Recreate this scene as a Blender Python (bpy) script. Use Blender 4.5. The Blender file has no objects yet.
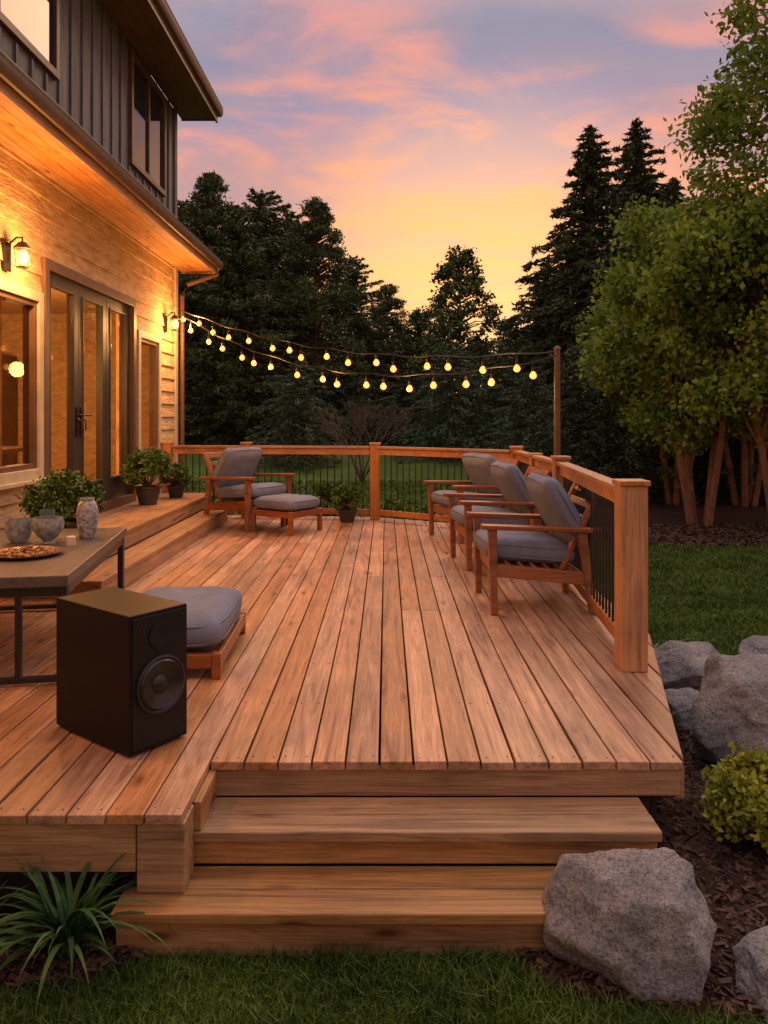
import bpy, math, random
import numpy as np
from mathutils import Vector, Matrix, noise as mnoise
random.seed(7); RNG=np.random.default_rng(7)
scn=bpy.context.scene
R=math.radians
# ------------------------------------------------------------------ materials
def new_mat(name):
    m=bpy.data.materials.new(name); m.use_nodes=True
    nt=m.node_tree; b=nt.nodes.get('Principled BSDF'); return m,nt,b
def N(nt,t,**k):
    n=nt.nodes.new(t)
    for a,v in k.items(): setattr(n,a,v)
    return n
def ramp(nt,stops,interp='LINEAR'):
    r=N(nt,'ShaderNodeValToRGB'); cr=r.color_ramp; cr.interpolation=interp
    while len(cr.elements)<len(stops): cr.elements.new(0.5)
    for e,(p,c) in zip(cr.elements,stops):
        e.position=p; e.color=(*c,1) if len(c)==3 else c
    return r
def plain(name,c,rough=.5,metal=0,bump=0,bscale=40,var=.15,vscale=6,emit=None,es=0,spec=.5):
    m,nt,b=new_mat(name); L=nt.links
    tc=N(nt,'ShaderNodeTexCoord'); no=N(nt,'ShaderNodeTexNoise'); no.inputs['Scale'].default_value=vscale; no.inputs['Detail'].default_value=6
    L.new(tc.outputs['Object'],no.inputs['Vector'])
    r=ramp(nt,[(.25,tuple(x*(1-var) for x in c)),(.75,tuple(min(1,x*(1+var)) for x in c))])
    L.new(no.outputs['Fac'],r.inputs['Fac']); L.new(r.outputs['Color'],b.inputs['Base Color'])
    b.inputs['Roughness'].default_value=rough; b.inputs['Metallic'].default_value=metal; b.inputs['Specular IOR Level'].default_value=spec
    if bump:
        n2=N(nt,'ShaderNodeTexNoise'); n2.inputs['Scale'].default_value=bscale; n2.inputs['Detail'].default_value=8
        L.new(tc.outputs['Object'],n2.inputs['Vector'])
        bp=N(nt,'ShaderNodeBump'); bp.inputs['Strength'].default_value=bump; bp.inputs['Distance'].default_value=.02
        L.new(n2.outputs['Fac'],bp.inputs['Height']); L.new(bp.outputs['Normal'],b.inputs['Normal'])
    if emit:
        b.inputs['Emission Color'].default_value=(*emit,1); b.inputs['Emission Strength'].default_value=es
    return m
def wood(name,ca,cb,axis='Y',rough=.5,var=.35,knots=True,bump=.25,fine=1.0,streak=.6):
    m,nt,b=new_mat(name); L=nt.links
    tc=N(nt,'ShaderNodeTexCoord'); geo=N(nt,'ShaderNodeNewGeometry')
    mul=N(nt,'ShaderNodeVectorMath',operation='SCALE'); mul.inputs[0].default_value=(37,53,71)
    L.new(geo.outputs['Random Per Island'],mul.inputs['Scale'])
    add=N(nt,'ShaderNodeVectorMath',operation='ADD'); L.new(tc.outputs['Object'],add.inputs[0]); L.new(mul.outputs[0],add.inputs[1])
    def mapped(lo,hi):
        mp=N(nt,'ShaderNodeMapping'); s=[hi,hi,hi]; s['XYZ'.index(axis)]=lo
        mp.inputs['Scale'].default_value=s; L.new(add.outputs[0],mp.inputs['Vector']); return mp
    m1=mapped(.8,13); n1=N(nt,'ShaderNodeTexNoise'); n1.inputs['Scale'].default_value=1; n1.inputs['Detail'].default_value=4; n1.inputs['Distortion'].default_value=2.0
    L.new(m1.outputs[0],n1.inputs['Vector'])
    m2=mapped(4,150*fine); n2=N(nt,'ShaderNodeTexNoise'); n2.inputs['Scale'].default_value=1; n2.inputs['Detail'].default_value=4
    L.new(m2.outputs[0],n2.inputs['Vector'])
    # growth rings: contour lines of the coarse noise
    rg=N(nt,'ShaderNodeMath',operation='MULTIPLY'); rg.inputs[1].default_value=42; L.new(n1.outputs['Fac'],rg.inputs[0])
    sn=N(nt,'ShaderNodeMath',operation='SINE'); L.new(rg.outputs[0],sn.inputs[0])
    rs_=ramp(nt,[(.0,(1,1,1)),(.7,(.93,.91,.89)),(1,(.68,.60,.54))]); 
    mrs=N(nt,'ShaderNodeMapRange'); mrs.inputs[1].default_value=-1; L.new(sn.outputs[0],mrs.inputs[0]); L.new(mrs.outputs[0],rs_.inputs[0])
    r1=ramp(nt,[(.3,ca),(.46,tuple((x*.4+y*.6) for x,y in zip(ca,cb))),(.7,cb)]); L.new(n1.outputs['Fac'],r1.inputs['Fac'])
    r2=ramp(nt,[(.3,(.5,.45,.42)),(.6,(1.08,1.05,1.03))]); L.new(n2.outputs['Fac'],r2.inputs['Fac'])
    mx=N(nt,'ShaderNodeMix',data_type='RGBA',blend_type='MULTIPLY'); mx.inputs[0].default_value=streak
    L.new(r1.outputs[0],mx.inputs[6]); L.new(r2.outputs[0],mx.inputs[7])
    mxr=N(nt,'ShaderNodeMix',data_type='RGBA',blend_type='MULTIPLY'); mxr.inputs[0].default_value=.6; L.new(mx.outputs[2],mxr.inputs[6]); L.new(rs_.outputs[0],mxr.inputs[7])
    mr=N(nt,'ShaderNodeMapRange'); mr.inputs[3].default_value=1-var; mr.inputs[4].default_value=1+var
    L.new(geo.outputs['Random Per Island'],mr.inputs[0])
    hs=N(nt,'ShaderNodeHueSaturation'); L.new(mr.outputs[0],hs.inputs['Value']); L.new(mxr.outputs[2],hs.inputs['Color'])
    wn=N(nt,'ShaderNodeTexWhiteNoise',noise_dimensions='1D'); L.new(geo.outputs['Random Per Island'],wn.inputs['W'])
    mr2=N(nt,'ShaderNodeMapRange'); mr2.inputs[3].default_value=.82; mr2.inputs[4].default_value=1.12; L.new(wn.outputs['Value'],mr2.inputs[0]); L.new(mr2.outputs[0],hs.inputs['Saturation'])
    n3=N(nt,'ShaderNodeTexNoise'); n3.inputs['Scale'].default_value=2.2; n3.inputs['Detail'].default_value=7; n3.inputs['Roughness'].default_value=.6; L.new(tc.outputs['Object'],n3.inputs['Vector'])
    r3=ramp(nt,[(.3,(.68,.67,.68)),(.65,(1.12,1.1,1.07))]); L.new(n3.outputs['Fac'],r3.inputs['Fac'])
    mx3=N(nt,'ShaderNodeMix',data_type='RGBA',blend_type='MULTIPLY'); mx3.inputs[0].default_value=.75
    L.new(hs.outputs[0],mx3.inputs[6]); L.new(r3.outputs[0],mx3.inputs[7]); out=mx3.outputs[2]
    if knots:
        mk=mapped(2.2,7.5); vo=N(nt,'ShaderNodeTexVoronoi'); vo.inputs['Scale'].default_value=.8; L.new(mk.outputs[0],vo.inputs['Vector'])
        rk=ramp(nt,[(.05,(.20,.13,.10)),(.085,(.6,.5,.45)),(.15,(1,1,1))]); L.new(vo.outputs['Distance'],rk.inputs['Fac'])
        mx4=N(nt,'ShaderNodeMix',data_type='RGBA',blend_type='MULTIPLY'); mx4.inputs[0].default_value=.9
        L.new(out,mx4.inputs[6]); L.new(rk.outputs[0],mx4.inputs[7]); out=mx4.outputs[2]
    L.new(out,b.inputs['Base Color'])
    rr=N(nt,'ShaderNodeMapRange'); rr.inputs[3].default_value=rough-.16; rr.inputs[4].default_value=rough+.2; L.new(n3.outputs['Fac'],rr.inputs[0]); L.new(rr.outputs[0],b.inputs['Roughness'])
    bp=N(nt,'ShaderNodeBump'); bp.inputs['Strength'].default_value=bump; bp.inputs['Distance'].default_value=.004
    L.new(n2.outputs['Fac'],bp.inputs['Height']); L.new(bp.outputs['Normal'],b.inputs['Normal'])
    return m
def leafmat(name,ca,cb,scale=.8,trans=0,rough=.55):
    m,nt,b=new_mat(name); L=nt.links
    tc=N(nt,'ShaderNodeTexCoord'); geo=N(nt,'ShaderNodeNewGeometry'); oi=N(nt,'ShaderNodeObjectInfo')
    no=N(nt,'ShaderNodeTexNoise'); no.inputs['Scale'].default_value=scale; no.inputs['Detail'].default_value=3; L.new(tc.outputs['Object'],no.inputs['Vector'])
    ad=N(nt,'ShaderNodeMath',operation='MULTIPLY_ADD'); ad.inputs[1].default_value=.35; L.new(geo.outputs['Random Per Island'],ad.inputs[0]); L.new(no.outputs['Fac'],ad.inputs[2])
    r=ramp(nt,[(.4,ca),(.95,cb)]); L.new(ad.outputs[0],r.inputs['Fac'])
    hs=N(nt,'ShaderNodeHueSaturation'); mr=N(nt,'ShaderNodeMapRange'); mr.inputs[3].default_value=.75; mr.inputs[4].default_value=1.25
    L.new(oi.outputs['Random'],mr.inputs[0]); L.new(mr.outputs[0],hs.inputs['Value']); L.new(r.outputs[0],hs.inputs['Color'])
    L.new(hs.outputs[0],b.inputs['Base Color']); b.inputs['Roughness'].default_value=rough
    b.inputs['Specular IOR Level'].default_value=.2
    if trans:
        tr=N(nt,'ShaderNodeBsdfTranslucent'); L.new(hs.outputs[0],tr.inputs['Color'])
        ms=N(nt,'ShaderNodeMixShader'); ms.inputs[0].default_value=trans
        L.new(b.outputs[0],ms.inputs[1]); L.new(tr.outputs[0],ms.inputs[2]); L.new(ms.outputs[0],nt.nodes['Material Output'].inputs['Surface'])
    return m
def glassmat(name,tint=(.95,.92,.86)):
    m,nt,b=new_mat(name); L=nt.links
    nt.nodes.remove(b); fr=N(nt,'ShaderNodeFresnel'); fr.inputs[0].default_value=1.4
    gl=N(nt,'ShaderNodeBsdfGlossy'); gl.inputs['Roughness'].default_value=.02; tr=N(nt,'ShaderNodeBsdfTransparent'); tr.inputs[0].default_value=(*tint,1)
    ms=N(nt,'ShaderNodeMixShader'); L.new(fr.outputs[0],ms.inputs[0]); L.new(tr.outputs[0],ms.inputs[1]); L.new(gl.outputs[0],ms.inputs[2]); L.new(ms.outputs[0],nt.nodes['Material Output'].inputs['Surface'])
    return m

M_deck=wood('deck_wood',(.26,.115,.058),(.58,.305,.16),'Y',rough=.44,var=.24,bump=.35,streak=.55)
M_step=wood('step_wood',(.24,.12,.05),(.48,.275,.125),'X',rough=.5,var=.13,bump=.35)
M_stepy=wood('step_wood_y',(.27,.13,.055),(.50,.28,.13),'Y',rough=.5,var=.13,bump=.35)
M_post=wood('post_wood',(.32,.125,.045),(.53,.235,.09),'Z',rough=.45,var=.12,knots=True)
M_rail=wood('rail_wood',(.32,.125,.045),(.50,.22,.085),'Y',rough=.45,var=.12,knots=False)
M_railx=wood('rail_wood_x',(.32,.125,.045),(.50,.22,.085),'X',rough=.45,var=.12,knots=False)
M_chair=wood('chair_wood',(.22,.075,.03),(.38,.14,.058),'X',rough=.36,var=.12,knots=False)
M_soffit=wood('soffit_wood',(.45,.20,.07),(.66,.34,.13),'Y',rough=.55,var=.15)
M_dark=plain('under_deck_shade',(.03,.02,.015),.9)  # near-black skirt boards: shade below the deck put into their colour
M_cush=plain('grey_cushion_fabric',(.185,.205,.285),.95,bump=.35,bscale=220,var=.14,vscale=9,spec=.2)
M_black=plain('black_metal',(.012,.012,.013),.4)
M_screw=plain('screw_steel',(.09,.06,.045),.5)
M_spk=plain('speaker_cabinet',(.006,.0058,.006),.45,var=.2,bump=.05,bscale=300,spec=.22)
M_cone=plain('speaker_cone',(.009,.009,.009),.55,spec=.3)
M_rubber=plain('speaker_ring',(.014,.014,.015),.35)
M_tabletop=wood('table_top',(.075,.06,.056),(.14,.11,.10),'Y',rough=.4,var=.05,knots=False)
def siding_mat():
    m,nt,b=new_mat('lap_siding'); L=nt.links
    tc=N(nt,'ShaderNodeTexCoord'); mp=N(nt,'ShaderNodeMapping'); mp.inputs['Scale'].default_value=(4,2.2,9); L.new(tc.outputs['Object'],mp.inputs[0])
    n1=N(nt,'ShaderNodeTexNoise'); n1.inputs['Scale'].default_value=1.5; n1.inputs['Detail'].default_value=8; n1.inputs['Roughness'].default_value=.7; L.new(mp.outputs[0],n1.inputs[0])
    r=ramp(nt,[(.3,(.30,.19,.10)),(.5,(.50,.34,.18)),(.72,(.66,.49,.30))]); L.new(n1.outputs[0],r.inputs[0]); L.new(r.outputs[0],b.inputs['Base Color'])
    b.inputs['Roughness'].default_value=.8
    mp2=N(nt,'ShaderNodeMapping'); mp2.inputs['Scale'].default_value=(20,9,40); L.new(tc.outputs['Object'],mp2.inputs[0])
    n2=N(nt,'ShaderNodeTexNoise'); n2.inputs['Scale'].default_value=1; n2.inputs['Detail'].default_value=8; L.new(mp2.outputs[0],n2.inputs[0])
    bp=N(nt,'ShaderNodeBump'); bp.inputs['Strength'].default_value=.9; bp.inputs['Distance'].default_value=.018; L.new(n2.outputs[0],bp.inputs['Height']); L.new(bp.outputs[0],b.inputs['Normal'])
    return m
M_sid=siding_mat()
M_upper=wood('upper_siding',(.085,.09,.115),(.18,.185,.225),'Z',rough=.7,var=.2,knots=False)
M_trim=plain('cream_trim',(.5,.42,.3),.6)
M_brown=plain('brown_trim',(.12,.065,.035),.5,var=.25)
M_door=plain('dark_door_frame',(.04,.032,.03),.4)
M_roof=plain('roof_shingle',(.06,.05,.045),.9,bump=.6,bscale=30,var=.4,vscale=14)
M_glass=glassmat('window_glass')
M_int=plain('interior_wall',(.5,.33,.17),.8)
M_curt=plain('curtain_cloth',(.60,.40,.20),.9,var=.3,vscale=5)
M_dglass=plain('upper_window_glass',(.02,.025,.035),.04)
M_bulb=plain('bulb_glow',(1,.4,.1),.3,emit=(1,.27,.045),es=3.2,var=.02)
M_lant=plain('lantern_glow',(1,.6,.25),.3,emit=(1,.38,.09),es=5)
M_bark=plain('bark',(.10,.07,.05),.9,bump=.8,bscale=14,var=.4,vscale=7)
M_barkr=plain('bark_reddish',(.18,.09,.05),.9,bump=.8,bscale=14,var=.4,vscale=7)
M_con=leafmat('conifer_needles',(.026,.044,.018),(.08,.11,.035))
M_con2=leafmat('spruce_needles',(.028,.052,.028),(.075,.12,.058))
M_dec=leafmat('maple_leaves',(.045,.095,.012),(.27,.36,.055),scale=1.3,trans=.35)
M_dec2=leafmat('dark_leaves',(.03,.06,.02),(.09,.13,.04))
M_far=leafmat('distant_foliage',(.018,.030,.014),(.05,.07,.025),scale=.25)
M_shrub=leafmat('shrub_leaves',(.03,.07,.012),(.13,.22,.04),scale=5)
M_yel=leafmat('golden_shrub_leaves',(.12,.16,.015),(.42,.44,.06),scale=7,trans=.3)
M_strap=leafmat('strap_leaves',(.02,.06,.018),(.075,.15,.04),scale=3)
M_grass=leafmat('grass_blades',(.022,.05,.008),(.105,.165,.025),scale=2.2)
M_flow=plain('red_petals',(.5,.06,.05),.6)
M_pot=plain('dark_pot',(.035,.03,.03),.45,bump=.1)
def groundmat(name,cols,s1,s2,bump):
    m,nt,b=new_mat(name); L=nt.links; tc=N(nt,'ShaderNodeTexCoord')
    n1=N(nt,'ShaderNodeTexNoise'); n1.inputs['Scale'].default_value=s1; n1.inputs['Detail'].default_value=8; n1.inputs['Roughness'].default_value=.7; L.new(tc.outputs['Object'],n1.inputs[0])
    n2=N(nt,'ShaderNodeTexNoise'); n2.inputs['Scale'].default_value=s2; n2.inputs['Detail'].default_value=6; L.new(tc.outputs['Object'],n2.inputs[0])
    mm=N(nt,'ShaderNodeMath',operation='ADD'); L.new(n1.outputs[0],mm.inputs[0]); L.new(n2.outputs[0],mm.inputs[1])
    mm2=N(nt,'ShaderNodeMath',operation='MULTIPLY'); mm2.inputs[1].default_value=.5; L.new(mm.outputs[0],mm2.inputs[0])
    r=ramp(nt,[(.38,cols[0]),(.5,cols[1]),(.62,cols[2])]); L.new(mm2.outputs[0],r.inputs[0]); L.new(r.outputs[0],b.inputs['Base Color'])
    b.inputs['Roughness'].default_value=.95; b.inputs['Specular IOR Level'].default_value=.15
    bp=N(nt,'ShaderNodeBump'); bp.inputs['Strength'].default_value=bump; bp.inputs['Distance'].default_value=.03; L.new(n2.outputs[0],bp.inputs['Height']); L.new(bp.outputs[0],b.inputs['Normal'])
    return m
M_lawn=groundmat('lawn',[(.03,.055,.009),(.06,.10,.016),(.10,.15,.026)],.6,45,.8)
M_mulch=groundmat('mulch',[(.016,.009,.007),(.045,.023,.016),(.09,.045,.03)],8,70,1)
M_chip=plain('bark_chips',(.075,.038,.026),.9,var=.6,vscale=15)
def rockmat():
    m,nt,b=new_mat('granite'); L=nt.links; tc=N(nt,'ShaderNodeTexCoord')
    n1=N(nt,'ShaderNodeTexNoise'); n1.inputs['Scale'].default_value=4; n1.inputs['Detail'].default_value=10; n1.inputs['Roughness'].default_value=.72; L.new(tc.outputs['Object'],n1.inputs[0])
    n2=N(nt,'ShaderNodeTexNoise'); n2.inputs['Scale'].default_value=90; n2.inputs['Detail'].default_value=4; n2.inputs['Roughness'].default_value=.8; L.new(tc.outputs['Object'],n2.inputs[0])
    r=ramp(nt,[(.3,(.19,.185,.205)),(.5,(.38,.36,.38)),(.7,(.60,.56,.56))]); L.new(n1.outputs[0],r.inputs[0])
    r2=ramp(nt,[(.36,(.22,.22,.24)),(.48,(.95,.95,.97)),(.66,(1.5,1.45,1.4))]); L.new(n2.outputs[0],r2.inputs[0])
    mx=N(nt,'ShaderNodeMix',data_type='RGBA',blend_type='MULTIPLY'); mx.inputs[0].default_value=.85; L.new(r.outputs[0],mx.inputs[6]); L.new(r2.outputs[0],mx.inputs[7])
    L.new(mx.outputs[2],b.inputs['Base Color']); b.inputs['Roughness'].default_value=.85
    ad=N(nt,'ShaderNodeMath',operation='MULTIPLY_ADD'); ad.inputs[1].default_value=5; L.new(n1.outputs[0],ad.inputs[0]); L.new(n2.outputs[0],ad.inputs[2])
    bp=N(nt,'ShaderNodeBump'); bp.inputs['Strength'].default_value=1; bp.inputs['Distance'].default_value=.018; L.new(ad.outputs[0],bp.inputs['Height']); L.new(bp.outputs[0],b.inputs['Normal'])
    return m
M_rock=rockmat()
# ------------------------------------------------------------------ mesh builder
def link(o,parent=None):
    scn.collection.objects.link(o)
    if parent: o.parent=parent
    return o
def empty(name,loc=(0,0,0),rz=0,s=1):
    e=bpy.data.objects.new(name,None); e.location=loc; e.rotation_euler=(0,0,rz); e.scale=(s,s,s); e.empty_display_size=.1
    return link(e)
class MB:
    def __init__(s): s.v=[];s.f=[];s.m=[]
    def add(s,vs,fs,m=0):
        o=len(s.v); s.v+= [tuple(v) for v in vs]
        for f in fs: s.f.append([o+i for i in f]); s.m.append(m)
    def hexa(s,b,t,m=0):
        s.add(list(b)+list(t),[(3,2,1,0),(4,5,6,7),(0,1,5,4),(1,2,6,5),(2,3,7,6),(3,0,4,7)],m)
    def box(s,x0,x1,y0,y1,z0,z1,m=0):
        s.hexa([(x0,y0,z0),(x1,y0,z0),(x1,y1,z0),(x0,y1,z0)],[(x0,y0,z1),(x1,y0,z1),(x1,y1,z1),(x0,y1,z1)],m)
    def beam(s,p,q,w,h,m=0,up=(0,0,1)):
        p=Vector(p);q=Vector(q);d=(q-p).normalized();u=Vector(up)
        if abs(d.dot(u))>.98: u=Vector((1,0,0))
        a=d.cross(u).normalized()*w/2; b=a.cross(d).normalized()*h/2
        s.hexa([p-a-b,p+a-b,p+a+b,p-a+b],[q-a-b,q+a-b,q+a+b,q-a+b],m)
    def tube(s,pts,rad,n=8,m=0,cap=True):
        pts=[Vector(p) for p in pts]; rings=[]
        if not hasattr(rad,'__len__'): rad=[rad]*len(pts)
        for i,p in enumerate(pts):
            d=(pts[min(i+1,len(pts)-1)]-pts[max(i-1,0)]).normalized()
            u=Vector((0,0,1)) if abs(d.z)<.9 else Vector((1,0,0))
            a=d.cross(u).normalized(); b=d.cross(a)
            rings.append([p+(a*math.cos(2*math.pi*k/n)+b*math.sin(2*math.pi*k/n))*rad[i] for k in range(n)])
        vs=[v for r in rings for v in r]; fs=[]
        for i in range(len(pts)-1):
            for k in range(n): fs.append((i*n+k,i*n+(k+1)%n,(i+1)*n+(k+1)%n,(i+1)*n+k))
        if cap: fs.append(tuple(range(n))[::-1]); fs.append(tuple((len(pts)-1)*n+k for k in range(n)))
        s.add(vs,fs,m)
    def lathe(s,prof,c=(0,0,0),n=24,m=0,axis='Z',sc=1):
        vs=[];fs=[]
        for r,z in prof:
            for k in range(n):
                a=2*math.pi*k/n
                vs.append((c[0]+r*sc*math.cos(a),c[1]+r*sc*math.sin(a),c[2]+z*sc))
        for i in range(len(prof)-1):
            for k in range(n): fs.append((i*n+k,i*n+(k+1)%n,(i+1)*n+(k+1)%n,(i+1)*n+k))
        s.add(vs,fs,m)
    def obj(s,name,mats,parent=None,smooth=False,bevel=0,loc=(0,0,0),rot=(0,0,0)):
        me=bpy.data.meshes.new(name); me.from_pydata(s.v,[],s.f); 
        if not isinstance(mats,(list,tuple)): mats=[mats]
        for m in mats: me.materials.append(m)
        me.polygons.foreach_set('material_index',s.m)
        if smooth:
            me.shade_smooth(); me.set_sharp_from_angle(angle=R(38))
        me.update(); o=bpy.data.objects.new(name,me); o.location=loc; o.rotation_euler=rot
        if bevel:
            b=o.modifiers.new('bevel','BEVEL'); b.width=bevel; b.segments=2; b.limit_method='ANGLE'
        return link(o,parent)
def quad_mesh(name,V,mi,mats):
    n=len(V)//4; me=bpy.data.meshes.new(name)
    me.vertices.add(len(V)); me.vertices.foreach_set('co',np.asarray(V,dtype=np.float32).ravel())
    me.loops.add(4*n); me.loops.foreach_set('vertex_index',np.arange(4*n,dtype=np.int32))
    me.polygons.add(n); me.polygons.foreach_set('loop_start',np.arange(0,4*n,4,dtype=np.int32))
    for m in mats: me.materials.append(m)
    me.polygons.foreach_set('material_index',np.asarray(mi,dtype=np.int32)); me.update(calc_edges=True)
    return me
def unit(a): return a/np.maximum(np.linalg.norm(a,axis=1,keepdims=True),1e-9)
def leaves(C,L,W,axis=None,spread=1.0):
    n=len(C); a=RNG.normal(size=(n,3))*spread
    if axis is not None: a=a+axis
    a=unit(a); b=unit(np.cross(a,RNG.normal(size=(n,3))))
    s=RNG.uniform(.6,1.25,(n,1)); a=a*L*s/2; b=b*W*s/2
    V=np.stack([C-a,C+b-a*.1,C+a,C-b-a*.1],1).reshape(-1,3); return V
def tube_quads(tubes,n=6):
    out=[]
    for pts,rad in tubes:
        b=MB(); b.tube(pts,rad,n,cap=False); v=np.array(b.v)
        for f in b.f: out.append(v[f])
    return np.concatenate(out) if out else np.zeros((0,3))
def tree_mesh(name,tubes,LV,mats):
    T=tube_quads(tubes); V=np.concatenate([T,LV]); mi=np.concatenate([np.zeros(len(T)//4),np.ones(len(LV)//4)])
    return quad_mesh(name,V,mi,mats)
# ------------------------------------------------------------------ terrain
G0=-.445
def gz(x,y):
    t=min(1,max(0,(y-15)/19)); s=t*t*(3-2*t); return G0+1.0*s
def ground():
    xs=[-300,-200,-120,-80,-50]+list(np.arange(-36,37,2.0))+[50,80,120,200,300]
    ys=[-60,-20,-5]+list(np.arange(0,44,1.0))+[50,60,80,120,200,400]
    b=MB(); vs=[(x,y,gz(x,y)) for y in ys for x in xs]; nx=len(xs)
    fs=[(j*nx+i,j*nx+i+1,(j+1)*nx+i+1,(j+1)*nx+i) for j in range(len(ys)-1) for i in range(nx-1)]
    b.add(vs,fs); b.obj('lawn_ground',M_lawn,smooth=True)
ground()
beds=[]
def bed(pts,name='mulch_bed',h=.02):
    P=[Vector((x,y,0)) for x,y in pts]; n=len(P); out=[]
    for i in range(n):
        p0,p1,p2,p3=P[i-1],P[i],P[(i+1)%n],P[(i+2)%n]
        for k in range(5):
            t=k/5; q=.5*((2*p1)+(p2-p0)*t+(2*p0-5*p1+4*p2-p3)*t*t+(3*p1-p0-3*p2+p3)*t**3); out.append(q)
    c=sum(out,Vector())/len(out); b=MB(); vs=[];m=len(out); 
    for f,hh in ((1,.004),(.97,h),(.7,h*1.3),(.35,h*1.5)):
        for q in out:
            p=c+(q-c)*f; vs.append((p.x,p.y,gz(p.x,p.y)+hh))
    fs=[(r*m+i,r*m+(i+1)%m,(r+1)*m+(i+1)%m,(r+1)*m+i) for r in range(3) for i in range(m)]
    vs.append((c.x,c.y,gz(c.x,c.y)+h*1.5)); fs+=[(3*m+i,3*m+(i+1)%m,4*m) for i in range(m)]
    b.add(vs,fs); b.obj(name,M_mulch,smooth=True); beds.append([(q.x,q.y) for q in out])
def inpoly(X,Y,poly):
    r=np.zeros(len(X),bool); n=len(poly)
    for i in range(n):
        x1,y1=poly[i];x2,y2=poly[i-1]
        c=((y1>Y)!=(y2>Y)); 
        with np.errstate(divide='ignore',invalid='ignore'):
            r^=c&(X<(x2-x1)*(Y-y1)/((y2-y1) if y2!=y1 else 1e-9)+x1)
    return r
bed([(-3.2,2.42),(-2.2,2.44),(-1.4,2.45),(-.98,2.50),(-.8,2.75),(-1.5,3.1),(-3.0,3.1)])
bed([(.45,2.6),(.65,2.42),(1.3,2.33),(2.0,2.35),(2.7,2.7),(2.75,3.5),(2.35,4.3),(2.15,5.2),(1.8,5.6),(1.3,5.2),(1.1,3.6),(.8,2.9)])
bed([(2.9,11.6),(4.2,10.9),(6,10.9),(8,10.6),(11,10.8),(12,13),(10,16),(6,16.4),(3.2,15.6)])
bed([(4.6,7.9),(5.4,7.5),(7,7.6),(8,8.4),(6.5,8.9),(5.0,8.6)])
bed([(-3.3,11.3),(-1,11.2),(1.5,10.9),(2.2,9.5),(2.6,10.5),(2.2,12),(-.5,12.3),(-3.2,12.4)])
def chips():
    V=[]; 
    for (x0,x1,y0,y1,cnt,sz) in ((-2.6,-.75,2.4,2.8,3500,.018),(.45,2.8,2.3,5.5,16000,.019),(2.9,9,10.3,13,5000,.05),(4.4,7,7.4,9,2500,.03)):
        X=RNG.uniform(x0,x1,cnt);Y=RNG.uniform(y0,y1,cnt); k=np.zeros(cnt,bool)
        for p in beds: k|=inpoly(X,Y,p)
        X=X[k];Y=Y[k]; C=np.stack([X,Y,np.full(len(X),G0+.026)+RNG.uniform(0,.012,len(X))],1)
        a=RNG.normal(size=C.shape)*[1,1,.3]; a=unit(a); b=unit(np.cross(a,RNG.normal(size=C.shape)*[.4,.4,1])); s=RNG.uniform(.3,1.3,(len(C),1))*sz
        V.append(np.stack([C-a*s-b*s*.35,C-a*s+b*s*.35,C+a*s+b*s*.3,C+a*s-b*s*.3],1).reshape(-1,3))
    V=np.concatenate(V); link(bpy.data.objects.new('mulch_chips',quad_mesh('mulch_chips',V,np.zeros(len(V)//4),[M_chip])))
chips()
def grass(name,regs):
    VV=[]
    for (x0,x1,y0,y1,cnt,h,w) in regs:
        X=RNG.uniform(x0,x1,cnt);Y=RNG.uniform(y0,y1,cnt); k=np.ones(cnt,bool)
        for p in beds: k&=~inpoly(X+RNG.normal(size=cnt)*.012,Y+RNG.normal(size=cnt)*.012,p)
        k&=~((X>-.95)&(X<1.72)&(Y>2.62)&(Y<10.8)); k&=~((X<=-.7)&(Y>2.7)&(Y<10.8))
        X=X[k];Y=Y[k];n=len(X); B=np.stack([X,Y,np.array([gz(0,y) for y in Y])-.003],1)
        pn=np.array([mnoise.noise(Vector((x*3,y*3,0)))+.6*mnoise.noise(Vector((x*9,y*9,4))) for x,y in zip(X,Y)])[:,None]
        H=h*RNG.uniform(.4,1.2,(n,1))*(1+.6*pn); th=RNG.uniform(0,6.28,n); t=np.stack([np.cos(th),np.sin(th),0*th],1)*w/2
        ln=RNG.normal(size=(n,3))*[.42,.42,0]; up=np.array([[0,0,1.]])
        mid=B+H*.55*(up+ln*.5); top=B+H*(up*.92+ln*1.2)
        VV.append(np.stack([B-t,B+t,mid+t*.8,mid-t*.8],1).reshape(-1,3)); VV.append(np.stack([mid-t*.8,mid+t*.8,top+t*.1,top-t*.1],1).reshape(-1,3))
    V=np.concatenate(VV); link(bpy.data.objects.new(name,quad_mesh(name,V,np.zeros(len(V)//4),[M_grass])))
grass('grass',[(-2.0,2.2,2.0,2.72,42000,.052,.0045),(1.7,4.8,3.2,8,42000,.055,.008),(2.0,9,8,14,40000,.065,.014),(-6,6,11,20,30000,.08,.025)])
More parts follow.
